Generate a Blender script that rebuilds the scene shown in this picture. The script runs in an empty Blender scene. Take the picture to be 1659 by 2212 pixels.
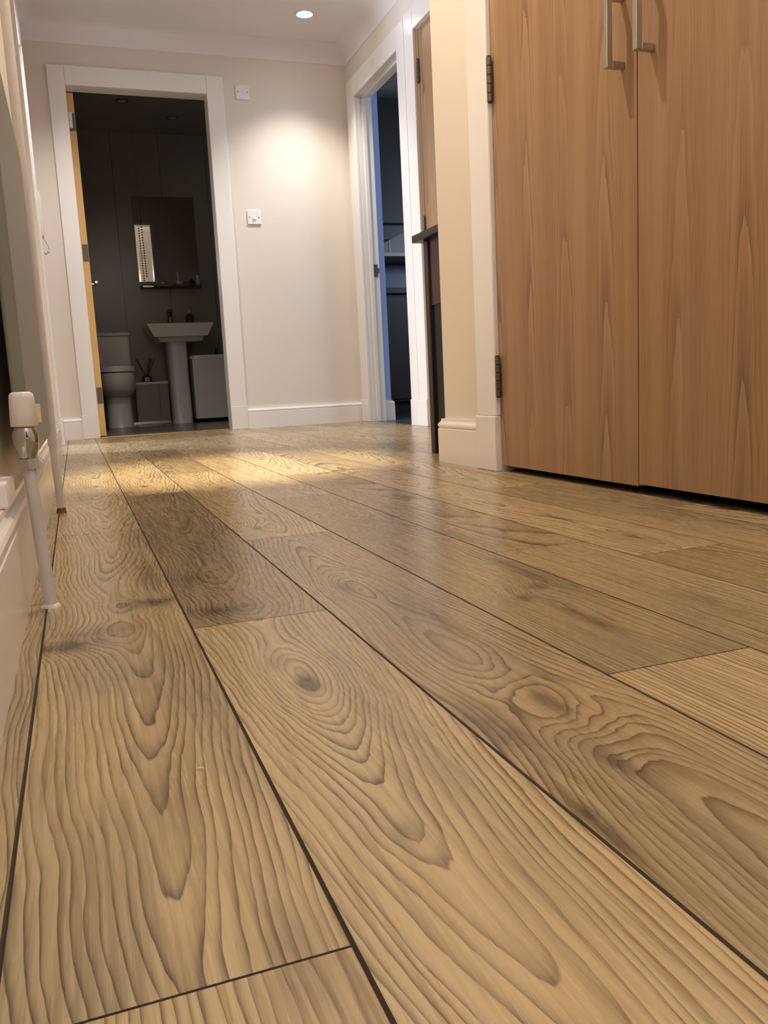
import bpy, bmesh, math, random
from mathutils import Vector, Matrix
random.seed(7)
PI = math.pi
SC = bpy.context.scene
COL = SC.collection

# ------------------------------------------------------------------ camera
def cam_axes(yaw, pitch, roll):
    cy, sy = math.cos(yaw), math.sin(yaw)
    Rz = Matrix(((cy, -sy, 0), (sy, cy, 0), (0, 0, 1)))
    A = Matrix(((1, 0, 0), (0, 0, -1), (0, 1, 0)))
    c, s = math.cos(pitch), math.sin(pitch)
    Rx = Matrix(((1, 0, 0), (0, c, -s), (0, s, c)))
    c, s = math.cos(roll), math.sin(roll)
    Rr = Matrix(((c, -s, 0), (s, c, 0), (0, 0, 1)))
    return Rr @ Rx @ A @ Rz
M = cam_axes(math.radians(19.648), math.radians(8.731), math.radians(-2.8776))
cd = bpy.data.cameras.new('camera')
cd.sensor_fit = 'HORIZONTAL'; cd.sensor_width = 36.0
cd.lens = 36.0 * 1815.0 / 1659.0
cd.clip_start = 0.01
cam = bpy.data.objects.new('camera', cd); COL.objects.link(cam)
r, d, f = M[0], M[1], M[2]
cam.matrix_world = Matrix(((r[0], -d[0], -f[0], 0), (r[1], -d[1], -f[1], 0), (r[2], -d[2], -f[2], 0.25), (0, 0, 0, 1)))
SC.camera = cam

# ------------------------------------------------------------------ world, exposure, lights
W = bpy.data.worlds.new('world'); SC.world = W; W.use_nodes = True
W.node_tree.nodes['Background'].inputs[0].default_value = (0.55, 0.65, 0.85, 1)
W.node_tree.nodes['Background'].inputs[1].default_value = 0.05
SC.view_settings.view_transform = 'Standard'
SC.view_settings.look = 'None'
SC.view_settings.exposure = 0.68
SC.view_settings.gamma = 1.0
SC.view_settings.use_curve_mapping = False

CEIL = 2.37
WARM = (1.0, 0.83, 0.62)
def spot(name, loc, target, watts, cone, blend, color=WARM, radius=0.03):
    l = bpy.data.lights.new(name, 'SPOT'); l.energy = watts; l.color = color
    l.spot_size = math.radians(cone); l.spot_blend = blend; l.shadow_soft_size = radius
    o = bpy.data.objects.new(name, l); COL.objects.link(o); o.location = loc
    dv = Vector(target) - Vector(loc); o.rotation_euler = dv.to_track_quat('-Z', 'Y').to_euler()
    return o
def area(name, loc, target, watts, sx, sy, color):
    l = bpy.data.lights.new(name, 'AREA'); l.shape = 'RECTANGLE'; l.size = sx; l.size_y = sy
    l.energy = watts; l.color = color
    o = bpy.data.objects.new(name, l); COL.objects.link(o); o.location = loc
    dv = Vector(target) - Vector(loc); o.rotation_euler = dv.to_track_quat('-Z', 'Y').to_euler()
    return o
NEUT = (1.0, 0.90, 0.77)
spot('lamp_far', (1.46, 5.02, CEIL - 0.03), (1.47, 5.06, 0), 52, 104, 1.0, (1.0, 0.93, 0.84))
spot('lamp_middle_beam', (0.41, 1.88, CEIL - 0.03), (0.47, 2.75, 0), 430, 31, 0.9, (1.0, 0.86, 0.66))
spot('lamp_middle_spill', (0.41, 1.88, CEIL - 0.03), (0.5, 2.0, 0), 66, 135, 0.5, WARM)
spot('lamp_near', (0.42, 0.10, CEIL - 0.03), (0.42, 0.15, 0), 14, 62, 0.9, NEUT, 0.05)
area('daylight_left_room', (-1.9, 5.09, 1.3), (1.84, 4.2, 1.2), 66, 0.4, 1.1, (0.80, 0.86, 1.0))
spot('lamp_bathroom_door', (0.27, 4.68, CEIL - 0.03), (0.32, 4.75, 0), 46, 118, 1.0, (1.0, 0.95, 0.90))
area('daylight_kitchen', (3.9, 3.75, 1.7), (2.4, 5.9, 0.4), 13, 0.7, 1.0, (0.55, 0.70, 1.0))
bounce_fill = area('ceiling_bounce_fill', (0.50, -1.45, 1.55), (0.5, -0.1, 3.0), 16, 0.6, 0.8, (1.0, 0.95, 0.91)); bounce_fill.data.spread = math.radians(75)  # added fill behind the camera, aimed up so the ceiling bounces it
area('fill_bathroom', (1.86, 6.3, 1.75), (0.3, 7.4, 1.0), 0.45, 0.4, 0.5, (0.95, 0.97, 1.0))  # added weak fill lifting the dark bathroom; no window there

# ------------------------------------------------------------------ mesh helpers
def nb(): return bmesh.new()
def box(bm, x0, x1, y0, y1, z0, z1):
    v = [bm.verts.new((x, y, z)) for z in (z0, z1) for y in (y0, y1) for x in (x0, x1)]
    for q in ((0, 2, 3, 1), (4, 5, 7, 6), (0, 1, 5, 4), (2, 6, 7, 3), (0, 4, 6, 2), (1, 3, 7, 5)):
        bm.faces.new([v[i] for i in q])
def loft(bm, secs, seg=32, cap=True):
    """secs: (cx, cy, z, rx, ry, n) superellipse rings"""
    rings = []
    for cx, cy, z, rx, ry, n in secs:
        ring = []
        for i in range(seg):
            a = 2 * PI * i / seg
            c, s = math.cos(a), math.sin(a)
            ring.append(bm.verts.new((cx + rx * math.copysign(abs(c) ** (2 / n), c), cy + ry * math.copysign(abs(s) ** (2 / n), s), z)))
        rings.append(ring)
    for a, b in zip(rings, rings[1:]):
        for i in range(seg):
            j = (i + 1) % seg
            bm.faces.new((a[i], a[j], b[j], b[i]))
    if cap:
        bm.faces.new(rings[0][::-1]); bm.faces.new(rings[-1])
def tube(bm, pts, rad, seg=16, cap=True):
    pts = [Vector(p) for p in pts]
    rad = rad if isinstance(rad, (list, tuple)) else [rad] * len(pts)
    rings = []; up = None
    for i, p in enumerate(pts):
        t = (pts[min(i + 1, len(pts) - 1)] - pts[max(i - 1, 0)]).normalized()
        if up is None:
            up = Vector((0, 0, 1)) if abs(t.z) < 0.9 else Vector((1, 0, 0))
        s = t.cross(up).normalized(); up = s.cross(t).normalized()
        rings.append([bm.verts.new(p + rad[i] * (math.cos(2 * PI * k / seg) * s + math.sin(2 * PI * k / seg) * up)) for k in range(seg)])
    for a, b in zip(rings, rings[1:]):
        for k in range(seg):
            bm.faces.new((a[k], a[(k + 1) % seg], b[(k + 1) % seg], b[k]))
    if cap:
        bm.faces.new(rings[0][::-1]); bm.faces.new(rings[-1])
def ball(bm, c, rad, seg=10):
    bmesh.ops.create_uvsphere(bm, u_segments=seg, v_segments=max(4, seg // 2), radius=rad, matrix=Matrix.Translation(c))
def prism(bm, poly, axis, a0, a1):
    def P(u, v, a):
        return {'x': (a, u, v), 'y': (u, a, v), 'z': (u, v, a)}[axis]
    A = [bm.verts.new(P(u, v, a0)) for u, v in poly]; B = [bm.verts.new(P(u, v, a1)) for u, v in poly]
    n = len(poly)
    bm.faces.new(A); bm.faces.new(B[::-1])
    for i in range(n):
        bm.faces.new((A[i], B[i], B[(i + 1) % n], A[(i + 1) % n]))
def sweep(bm, prof, path):
    """prof: (depth to the left of the path, z); path: xy points; mitred corners"""
    P = [Vector(p) for p in path]; rings = []
    for i, p in enumerate(P):
        ns = []
        if i > 0: t = (P[i] - P[i - 1]).normalized(); ns.append(Vector((-t.y, t.x)))
        if i < len(P) - 1: t = (P[i + 1] - P[i]).normalized(); ns.append(Vector((-t.y, t.x)))
        if len(ns) == 2:
            b = (ns[0] + ns[1]).normalized(); b = b / max(0.2, b.dot(ns[0]))
        else: b = ns[0]
        rings.append([bm.verts.new((p.x + b.x * dd, p.y + b.y * dd, z)) for dd, z in prof])
    n = len(prof)
    for a, b in zip(rings, rings[1:]):
        for k in range(n):
            bm.faces.new((a[k], a[(k + 1) % n], b[(k + 1) % n], b[k]))
    bm.faces.new(rings[0]); bm.faces.new(rings[-1][::-1])
def obj(name, bm, mat, parent=None, bevel=0, smooth=False, seg=2):
    bmesh.ops.recalc_face_normals(bm, faces=bm.faces)
    me = bpy.data.meshes.new(name); bm.to_mesh(me); bm.free()
    if mat: me.materials.append(mat)
    o = bpy.data.objects.new(name, me); COL.objects.link(o)
    if bevel:
        b = o.modifiers.new('bevel', 'BEVEL'); b.width = bevel; b.segments = seg; b.limit_method = 'ANGLE'; b.angle_limit = 0.7
    if smooth:
        for p in me.polygons: p.use_smooth = True
        if smooth != 'all':
            me.set_sharp_from_angle(angle=math.radians(40))
    if parent:
        o.parent = parent
        o.matrix_parent_inverse = Matrix.Translation(-Vector(parent.location))
    return o
def struct(name, bm, mat, parent=None, **k):
    o = obj(name, bm, mat, parent, **k)
    if not parent: o['kind'] = 'structure'
    return o
def tag(o, label, cat, group=None):
    o['label'] = label; o['category'] = cat
    if group: o['group'] = group
    return o
def thing(name, label, cat, loc, group=None):
    o = bpy.data.objects.new(name, None); COL.objects.link(o); o.location = loc
    o.empty_display_size = 0.05
    return tag(o, label, cat, group)

# ------------------------------------------------------------------ materials
def mat(name, col, rough=0.5, metal=0.0, spec=0.5, noise=0.0, nscale=8.0, bump=0.0, bscale=200.0, coat=0.0):
    m = bpy.data.materials.new(name); m.use_nodes = True
    nt = m.node_tree; b = nt.nodes['Principled BSDF']
    b.inputs['Roughness'].default_value = rough; b.inputs['Metallic'].default_value = metal
    b.inputs['Specular IOR Level'].default_value = spec
    b.inputs['Coat Weight'].default_value = coat
    b.inputs['Base Color'].default_value = (*col, 1)
    tc = nt.nodes.new('ShaderNodeTexCoord')
    nz = nt.nodes.new('ShaderNodeTexNoise'); nz.inputs['Scale'].default_value = nscale; nz.inputs['Detail'].default_value = 4
    nt.links.new(tc.outputs['Object'], nz.inputs['Vector'])
    mx = nt.nodes.new('ShaderNodeMix'); mx.data_type = 'RGBA'
    a = 1 - noise; c = 1 + noise
    mx.inputs[6].default_value = (col[0] * a, col[1] * a, col[2] * a, 1)
    mx.inputs[7].default_value = (min(1, col[0] * c), min(1, col[1] * c), min(1, col[2] * c), 1)
    nt.links.new(nz.outputs['Fac'], mx.inputs[0]); nt.links.new(mx.outputs[2], b.inputs['Base Color'])
    if bump:
        n2 = nt.nodes.new('ShaderNodeTexNoise'); n2.inputs['Scale'].default_value = bscale; n2.inputs['Detail'].default_value = 3
        nt.links.new(tc.outputs['Object'], n2.inputs['Vector'])
        bp = nt.nodes.new('ShaderNodeBump'); bp.inputs['Strength'].default_value = bump; bp.inputs['Distance'].default_value = 0.002
        nt.links.new(n2.outputs['Fac'], bp.inputs['Height']); nt.links.new(bp.outputs['Normal'], b.inputs['Normal'])
    return m
class G:
    """tiny node-graph helper"""
    def __init__(s, nt): s.nt = nt
    def sock(s, node, i, v):
        if isinstance(v, (int, float)): node.inputs[i].default_value = v
        elif isinstance(v, tuple): node.inputs[i].default_value = v
        else: s.nt.links.new(v, node.inputs[i])
    def m(s, op, a, b=0.0, c=0.0, clamp=False):
        n = s.nt.nodes.new('ShaderNodeMath'); n.operation = op; n.use_clamp = clamp
        s.sock(n, 0, a); s.sock(n, 1, b)
        if op in ('MULTIPLY_ADD', 'SMOOTH_MIN', 'COMPARE'): s.sock(n, 2, c)
        return n.outputs[0]
    def xyz(s, x, y, z=0.0):
        n = s.nt.nodes.new('ShaderNodeCombineXYZ'); s.sock(n, 0, x); s.sock(n, 1, y); s.sock(n, 2, z); return n.outputs[0]
    def sep(s, v):
        n = s.nt.nodes.new('ShaderNodeSeparateXYZ'); s.nt.links.new(v, n.inputs[0]); return n.outputs
    def noise(s, vec, scale=1.0, detail=2.0, rough=0.5):
        n = s.nt.nodes.new('ShaderNodeTexNoise'); n.inputs['Scale'].default_value = scale
        n.inputs['Detail'].default_value = detail; n.inputs['Roughness'].default_value = rough
        s.nt.links.new(vec, n.inputs['Vector']); return n.outputs['Fac']
    def rng(s, v, a, b, c=0.0, d=1.0, smooth=True):
        n = s.nt.nodes.new('ShaderNodeMapRange'); n.interpolation_type = 'SMOOTHSTEP' if smooth else 'LINEAR'
        s.sock(n, 0, v); s.sock(n, 1, a); s.sock(n, 2, b); s.sock(n, 3, c); s.sock(n, 4, d); return n.outputs[0]
    def mix(s, fac, a, b, mode='MIX'):
        n = s.nt.nodes.new('ShaderNodeMix'); n.data_type = 'RGBA'; n.blend_type = mode
        s.sock(n, 0, fac); s.sock(n, 6, a); s.sock(n, 7, b); return n.outputs[2]
    def attr(s, name):
        n = s.nt.nodes.new('ShaderNodeAttribute'); n.attribute_name = name; return n
def srgb(r, g, b):
    t = []
    for c in (r, g, b):
        c /= 255.0
        t.append(c / 12.92 if c <= 0.04045 else ((c + 0.055) / 1.055) ** 2.4)
    return tuple(t)
def C4(r, g, b): return (*srgb(r, g, b), 1.0)

M_WALL = mat('wall_paint', srgb(228, 219, 209), 0.75, noise=0.015, nscale=3, bump=0.12, bscale=350)
M_CEIL = mat('ceiling_paint', srgb(238, 234, 238), 0.85, noise=0.01, nscale=2, bump=0.1, bscale=250)
M_GLOSS = mat('white_gloss_paint', srgb(238, 234, 230), 0.22, noise=0.012, nscale=6, bump=0.04, bscale=90)
M_RAD = mat('radiator_enamel', srgb(132, 132, 116), 0.4, noise=0.03, nscale=10, bump=0.1, bscale=300)
M_RADIN = mat('radiator_inner_enamel', srgb(150, 150, 138), 0.6, noise=0.08, nscale=30)
M_PIPE = mat('painted_pipe', srgb(205, 203, 198), 0.5, noise=0.05, nscale=40, bump=0.35, bscale=160)
M_RUST = mat('rusty_pipe_foot', srgb(112, 62, 28), 0.8, noise=0.4, nscale=120, bump=0.4, bscale=300)
M_CHROME = mat('chrome', (0.46, 0.46, 0.46), 0.1, metal=1.0)
M_NICKEL = mat('brushed_nickel', srgb(178, 172, 158), 0.38, metal=0.85, noise=0.05, nscale=40)
M_STEEL = mat('dull_hinge_steel', srgb(112, 106, 94), 0.42, metal=0.8, noise=0.2, nscale=60)
M_DARKSTEEL = mat('dark_hinge_gap', srgb(30, 26, 20), 0.6)
M_CAP = mat('ivory_plastic', srgb(226, 224, 214), 0.4, noise=0.02, nscale=30)
M_CREAM = mat('cream_plastic', srgb(240, 222, 186), 0.5)
M_SWITCH = mat('white_plastic', srgb(238, 236, 236), 0.3)
M_SCREW = mat('screw_head', srgb(120, 112, 100), 0.4, metal=0.6)
M_SHADOWGAP = mat('dark_gap', srgb(22, 18, 15), 0.9)
M_CONSOLE = mat('dark_stained_wood', srgb(38, 27, 25), 0.35, noise=0.25, nscale=14)
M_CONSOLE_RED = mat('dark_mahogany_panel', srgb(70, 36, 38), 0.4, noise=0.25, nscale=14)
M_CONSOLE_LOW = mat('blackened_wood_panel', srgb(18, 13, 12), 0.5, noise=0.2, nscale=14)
M_DOOREDGE = mat('bare_pine_edge', srgb(222, 178, 112), 0.5, noise=0.08, nscale=25)
M_BRASS = mat('brass_threshold', srgb(214, 178, 120), 0.28, metal=0.8)
M_CERAMIC = mat('white_ceramic', srgb(225, 223, 218), 0.12, coat=0.3)
M_BATHFLOOR = mat('dark_bathroom_vinyl', srgb(92, 88, 82), 0.25, noise=0.1, nscale=5)
M_BLACK = mat('black_plastic', srgb(18, 18, 18), 0.3)
M_DARKWOOD = mat('brown_reeds', srgb(70, 50, 38), 0.7)
M_TUMBLER = mat('frosted_glass', srgb(180, 185, 182), 0.1, spec=0.8)
M_KDARK = mat('dark_olive_cabinet', srgb(44, 40, 28), 0.4, noise=0.06, nscale=6)
M_KBASE = mat('dark_brown_cabinet', srgb(58, 46, 36), 0.4, noise=0.06, nscale=6)
M_KPANEL = mat('grey_kitchen_panel', srgb(168, 160, 146), 0.4, noise=0.06, nscale=10)
M_KSHELF = mat('pale_grey_shelf', srgb(214, 206, 192), 0.35)
M_KTOP = mat('black_worktop', srgb(30, 26, 28), 0.35)
M_KBLUE = mat('blue_splashback', srgb(56, 66, 92), 0.3)
M_KFLOOR = mat('dark_kitchen_tile', srgb(60, 62, 70), 0.3, noise=0.1, nscale=4)
M_NIB = mat('nib_daylight_blue', srgb(160, 185, 235), 0.7, noise=0.02, nscale=4)  # blue kitchen daylight put into the wall colour
M_ROOM = mat('plain_room_paint', srgb(215, 212, 206), 0.8)
M_SPLINTER = mat('pale_splinter', srgb(226, 206, 160), 0.7)

def mirror_mat():
    m = bpy.data.materials.new('mirror_glass'); m.use_nodes = True
    b = m.node_tree.nodes['Principled BSDF']
    b.inputs['Base Color'].default_value = (0.82, 0.85, 0.84, 1); b.inputs['Metallic'].default_value = 1; b.inputs['Roughness'].default_value = 0.015
    return m
M_MIRROR = mirror_mat()
def emit(name, col, s):
    m = bpy.data.materials.new(name); m.use_nodes = True
    b = m.node_tree.nodes['Principled BSDF']
    b.inputs['Emission Color'].default_value = (*col, 1); b.inputs['Emission Strength'].default_value = s
    return m
M_LAMP = emit('lit_lamp_lens', (1.0, 0.95, 0.86), 40)

def tile_mat():
    m = bpy.data.materials.new('grey_bathroom_panel'); m.use_nodes = True
    nt = m.node_tree; g = G(nt); b = nt.nodes['Principled BSDF']
    tc = nt.nodes.new('ShaderNodeTexCoord'); x, y, z = g.sep(tc.outputs['Object'])
    u = g.m('FRACT', g.m('MULTIPLY', g.m('ADD', x, y), 2.6))
    line = g.m('LESS_THAN', u, 0.008)
    n = g.noise(tc.outputs['Object'], 2.0, 3)
    base = g.mix(n, C4(128, 124, 116), C4(150, 146, 136))
    nt.links.new(g.mix(line, base, C4(60, 58, 54)), b.inputs['Base Color'])
    b.inputs['Roughness'].default_value = 0.22
    return m
M_TILE = tile_mat()

def beech_mat():
    m = bpy.data.materials.new('beech_veneer'); m.use_nodes = True
    nt = m.node_tree; g = G(nt); b = nt.nodes['Principled BSDF']
    tc = nt.nodes.new('ShaderNodeTexCoord'); x, y, z = g.sep(tc.outputs['Object'])
    at = g.attr('veneer'); av = g.sep(at.outputs['Vector'])          # per leaf: centre line, phase
    yy = g.m('SUBTRACT', y, av[0])
    # crown-cut figure: narrow tall arches repeating every ~0.16 m across
    per = 0.155
    q = g.m('DIVIDE', yy, per)
    k = g.m('FLOOR', q); uu = g.m('SUBTRACT', g.m('SUBTRACT', q, k), 0.5)
    wob = g.m('MULTIPLY', g.m('SUBTRACT', g.noise(g.xyz(g.m('MULTIPLY', y, 8.0), 0.0, g.m('MULTIPLY', z, 1.6)), 1.0, 2), 0.5), 0.35)
    uu = g.m('ADD', uu, wob)
    alt = g.m('MULTIPLY', g.m('SINE', g.m('MULTIPLY', k, 2.4)), 0.6)
    F = g.m('ADD', g.m('MULTIPLY', g.m('MULTIPLY', uu, uu), 34.0), g.m('ADD', g.m('MULTIPLY', z, g.m('ADD', 3.2, alt)), g.m('ADD', k, av[1])))
    F = g.m('ADD', F, g.m('MULTIPLY', g.noise(g.xyz(g.m('MULTIPLY', y, 60.0), k, g.m('MULTIPLY', z, 5.0)), 1.0, 2), 0.7))
    t = g.m('FRACT', F)
    ring = g.m('POWER', g.m('SUBTRACT', 1.0, t), 2.5)
    cen = g.rng(g.m('ABSOLUTE', uu), 0.05, 0.36, 1.0, 0.25)
    mask = g.m('MULTIPLY', ring, cen)
    mask = g.m('MULTIPLY', mask, g.rng(g.noise(g.xyz(g.m('MULTIPLY', y, 9.0), k, g.m('MULTIPLY', z, 2.0)), 1.0, 1), 0.35, 0.65, 0.25, 1.0))
    fine = g.noise(g.xyz(g.m('MULTIPLY', y, 520.0), g.m('MULTIPLY', x, 520.0), g.m('MULTIPLY', z, 9.0)), 1.0, 3, 0.6)
    band = g.noise(g.xyz(g.m('MULTIPLY', y, 26.0), 3.0, g.m('MULTIPLY', z, 0.7)), 1.0, 2)
    col = g.mix(g.rng(band, 0.3, 0.7), C4(150, 115, 82), C4(168, 134, 99))
    lite = g.m('MULTIPLY', g.m('POWER', t, 4.0), g.rng(g.m('ABSOLUTE', uu), 0.04, 0.22, 0.26, 0.0))
    col = g.mix(lite, col, C4(200, 166, 130))
    col = g.mix(g.m('MULTIPLY', mask, 0.95), col, C4(112, 78, 50))
    col = g.mix(g.rng(fine, 0.35, 0.7, 0.0, 0.42), col, C4(172, 144, 114))
    col = g.mix(g.rng(fine, 0.25, 0.42, 0.28, 0.0), col, C4(106, 76, 52))
    nt.links.new(col, b.inputs['Base Color'])
    b.inputs['Roughness'].default_value = 0.38; b.inputs['Specular IOR Level'].default_value = 0.4
    bp = nt.nodes.new('ShaderNodeBump'); bp.inputs['Strength'].default_value = 0.1; bp.inputs['Distance'].default_value = 0.0006
    nt.links.new(fine, bp.inputs['Height']); nt.links.new(bp.outputs['Normal'], b.inputs['Normal'])
    return m
M_BEECH = beech_mat()

# ------------------------------------------------------------------ oak laminate floor
# knots and dark mineral marks: (row, x, y, sx, sy, ring bump, core darkness, core size)
KNOTS = [
    (1, 0.164, 0.672, 0.030, 0.075, 6.5, 0.95, 0.10),
    (1, 0.152, 0.740, 0.020, 0.040, 1.0, 0.30, 0.5),
    (1, 0.152, 0.415, 0.014, 0.022, 0.8, 0.35, 0.5),
    (1, 0.128, 0.955, 0.050, 0.038, 3.0, 0.75, 0.5),
    (1, 0.128, 1.136, 0.036, 0.080, 5.0, 0.45, 0.3),
    (1, 0.205, 1.80, 0.030, 0.050, 4.0, 0.6, 0.2),
    (0, -0.036, 0.895, 0.040, 0.024, 2.5, 0.9, 0.7),
    (0, 0.005, 0.935, 0.050, 0.030, 2.0, 0.5, 0.7),
    (0, 0.065, 1.035, 0.040, 0.028, 3.0, 0.85, 0.55),
    (0, 0.075, 1.20, 0.016, 0.13, 1.0, 0.5, 0.7),
    (0, 0.030, 0.52, 0.020, 0.10, 0.4, 0.25, 0.8),
    (0, 0.068, 0.335, 0.012, 0.05, 0.4, 0.35, 0.8),
    (2, 0.322, 0.544, 0.024, 0.070, -7.0, 0.85, 0.10),
    (2, 0.264, 0.520, 0.020, 0.060, -1.0, 0.6, 0.8),
    (2, 0.252, 0.375, 0.008, 0.045, 0.5, 0.7, 0.9),
    (2, 0.306, 0.438, 0.010, 0.030, 1.0, 0.6, 0.6),
    (2, 0.297, 0.985, 0.030, 0.060, 4.0, 0.5, 0.2),
    (2, 0.340, 0.80, 0.010, 0.10, 1.0, 0.45, 0.9),
    (2, 0.29, 1.50, 0.03, 0.05, 4.0, 0.8, 0.15),
    (3, 0.475, 0.715, 0.014, 0.080, 3.0, 0.75, 0.5),
    (3, 0.459, 0.826, 0.024, 0.022, 3.0, 0.7, 0.4),
    (3, 0.500, 0.865, 0.020, 0.020, 2.0, 0.7, 0.5),
    (3, 0.525, 0.95, 0.014, 0.14, 0.8, 0.5, 0.8),
    (4, 0.560, 1.20, 0.020, 0.10, 1.5, 0.5, 0.6),
    (4, 0.62, 0.72, 0.03, 0.08, 2.5, 0.3, 0.5),
    (5, 0.78, 1.05, 0.025, 0.09, 2.5, 0.4, 0.4),
    (1, 0.16, 2.40, 0.03, 0.06, 4.0, 0.7, 0.2),
    (0, 0.03, 2.50, 0.03, 0.08, 3.0, 0.5, 0.3),
    (2, 0.34, 2.20, 0.03, 0.06, 4.0, 0.5, 0.2),
    (3, 0.48, 1.45, 0.03, 0.06, 4.0, 0.4, 0.2),
]
def oak_mat():
    m = bpy.data.materials.new('oak_laminate'); m.use_nodes = True
    nt = m.node_tree; g = G(nt); b = nt.nodes['Principled BSDF']
    geo = nt.nodes.new('ShaderNodeTexCoord'); x, y, z = g.sep(geo.outputs['Object'])
    A = g.attr('plank_a'); seed, tone, row = g.sep(A.outputs['Vector'])
    B = g.attr('plank_b'); uc, kq, ay = g.sep(B.outputs['Vector'])
    Dd = g.attr('plank_c'); gx, grey, y0 = g.sep(Dd.outputs['Vector'])
    sv = g.m('MULTIPLY', seed, 37.0)
    def nz(sx, sy, det=2.0, off=0.0, ro=0.5):
        return g.noise(g.xyz(g.m('MULTIPLY', x, sx), g.m('MULTIPLY', y, sy), g.m('ADD', sv, off)), 1.0, det, ro)
    c = lambda v: g.m('SUBTRACT', v, 0.5)
    n1 = c(nz(8.0, 2.2, 2, 0.0)); n2 = c(nz(30.0, 8.0, 2, 5.0)); n3 = c(nz(210.0, 24.0, 2, 9.0)); ndrift = c(nz(0.5, 3.0, 1, 13.0))
    dx = g.m('SUBTRACT', g.m('SUBTRACT', x, uc), g.m('MULTIPLY', ndrift, 0.05))
    dx2 = g.m('MULTIPLY', dx, dx)
    # arches flatten to straight grain away from the crown
    dxa = g.m('SUBTRACT', g.m('SQRT', g.m('ADD', dx2, 0.0003)), 0.0173)
    arch = g.m('MULTIPLY', kq, dxa)
    F = g.m('SUBTRACT', g.m('MULTIPLY', ay, g.m('SUBTRACT', y, y0)), arch)
    F = g.m('ADD', F, g.m('MULTIPLY', gx, dx))
    F = g.m('ADD', F, g.m('MULTIPLY', n1, 3.0))
    F = g.m('ADD', F, g.m('MULTIPLY', n2, 1.3))
    F = g.m('ADD', F, g.m('MULTIPLY', n3, 0.28))
    dark = None
    core_w = c(nz(60.0, 40.0, 3, 21.0))
    warp = g.m('ADD', 1.0, g.m('MULTIPLY', c(nz(26.0, 11.0, 2, 71.0)), 1.0))
    for (rw, kx, ky, sx, sy, amp, dk, cs) in KNOTS:
        ux = g.m('DIVIDE', g.m('SUBTRACT', x, kx), sx); uy = g.m('DIVIDE', g.m('SUBTRACT', y, ky), sy)
        r2 = g.m('MULTIPLY', g.m('ADD', g.m('MULTIPLY', ux, ux), g.m('MULTIPLY', uy, uy)), warp)
        inrow = g.m('COMPARE', row, float(rw), 0.4)
        e = g.m('MULTIPLY', g.m('EXPONENT', g.m('MULTIPLY', r2, -0.55)), inrow)
        F = g.m('ADD', F, g.m('MULTIPLY', e, amp))
        rr = g.m('ADD', g.m('DIVIDE', r2, cs), g.m('MULTIPLY', core_w, 2.2))
        dd = g.m('MULTIPLY', g.m('MULTIPLY', g.m('EXPONENT', g.m('MULTIPLY', rr, -0.9)), inrow), dk)
        dark = dd if dark is None else g.m('MAXIMUM', dark, dd)
    # uneven ring widths
    Fj = g.m('ADD', F, g.m('MULTIPLY', c(g.noise(g.xyz(g.m('MULTIPLY', F, 0.55), sv, 0.0), 1.0, 1)), 1.7))
    t = g.m('FRACT', Fj)
    ring = g.m('POWER', g.m('SUBTRACT', 1.0, t), 4.0)
    edge = g.rng(t, 0.94, 1.0, 0.0, 0.8)
    ring = g.m('MAXIMUM', ring, edge)
    ringid = g.noise(g.xyz(g.m('FLOOR', Fj), sv, 3.3), 1.0, 0)
    rstr = g.rng(g.noise(g.xyz(g.m('MULTIPLY', x, 20.0), g.m('MULTIPLY', y, 5.0), sv), 1.0, 2), 0.3, 0.7, 0.55, 1.0)
    late = g.m('MULTIPLY', g.m('POWER', g.m('SUBTRACT', 1.0, t), 1.3), g.rng(ringid, 0.4, 0.7, 0.1, 0.55))
    # pores: short dashes running with the grain, denser in the ring lines
    pore = nz(620.0, 13.0, 2, 31.0, 0.65)
    pores = g.m('MULTIPLY', g.rng(pore, 0.54, 0.68), g.m('ADD', 0.05, g.m('MULTIPLY', ring, 0.9)))
    fleck = nz(300.0, 9.0, 3, 41.0, 0.6)
    patch = nz(9.0, 2.4, 2, 51.0)
    patch2 = nz(16.0, 2.5, 3, 61.0, 0.6)
    light = g.mix(tone, C4(180, 155, 114), C4(204, 180, 136))
    grey_c = C4(156, 141, 110)
    brown_c = C4(172, 138, 100)
    col = g.mix(g.m('MULTIPLY', g.rng(patch, 0.42, 0.66), g.m('ADD', 0.35, grey)), light, grey_c)
    col = g.mix(g.rng(patch2, 0.54, 0.74, 0.0, 0.55), col, brown_c)
    col = g.mix(g.rng(fleck, 0.3, 0.75, 0.0, 0.30), col, C4(222, 197, 150))
    col = g.mix(g.rng(fleck, 0.5, 0.28, 0.0, 0.32), col, C4(136, 114, 86))
    col = g.mix(g.m('MULTIPLY', late, 0.85), col, C4(142, 118, 88))
    col = g.mix(g.m('MULTIPLY', g.m('MULTIPLY', ring, rstr), 0.95), col, C4(66, 50, 32))
    col = g.mix(g.m('MULTIPLY', pores, 0.6), col, C4(92, 75, 54))
    col = g.mix(g.m('MINIMUM', g.m('MULTIPLY', dark, 0.95), 0.86), col, C4(74, 62, 48))
    tn = g.rng(tone, 0.0, 1.0, 0.60, 0.95, False)
    vm = nt.nodes.new('ShaderNodeVectorMath'); vm.operation = 'SCALE'; nt.links.new(col, vm.inputs[0]); nt.links.new(tn, vm.inputs['Scale'])
    nt.links.new(vm.outputs[0], b.inputs['Base Color'])
    b.inputs['Roughness'].default_value = 0.3
    rg = g.rng(fleck, 0.3, 0.7, 0.22, 0.32)
    nt.links.new(rg, b.inputs['Roughness'])
    b.inputs['Specular IOR Level'].default_value = 0.5
    h = g.m('ADD', g.m('MULTIPLY', pores, -0.6), g.m('MULTIPLY', fleck, 0.35))
    bp = nt.nodes.new('ShaderNodeBump'); bp.inputs['Strength'].default_value = 0.25; bp.inputs['Distance'].default_value = 0.0004
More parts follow.
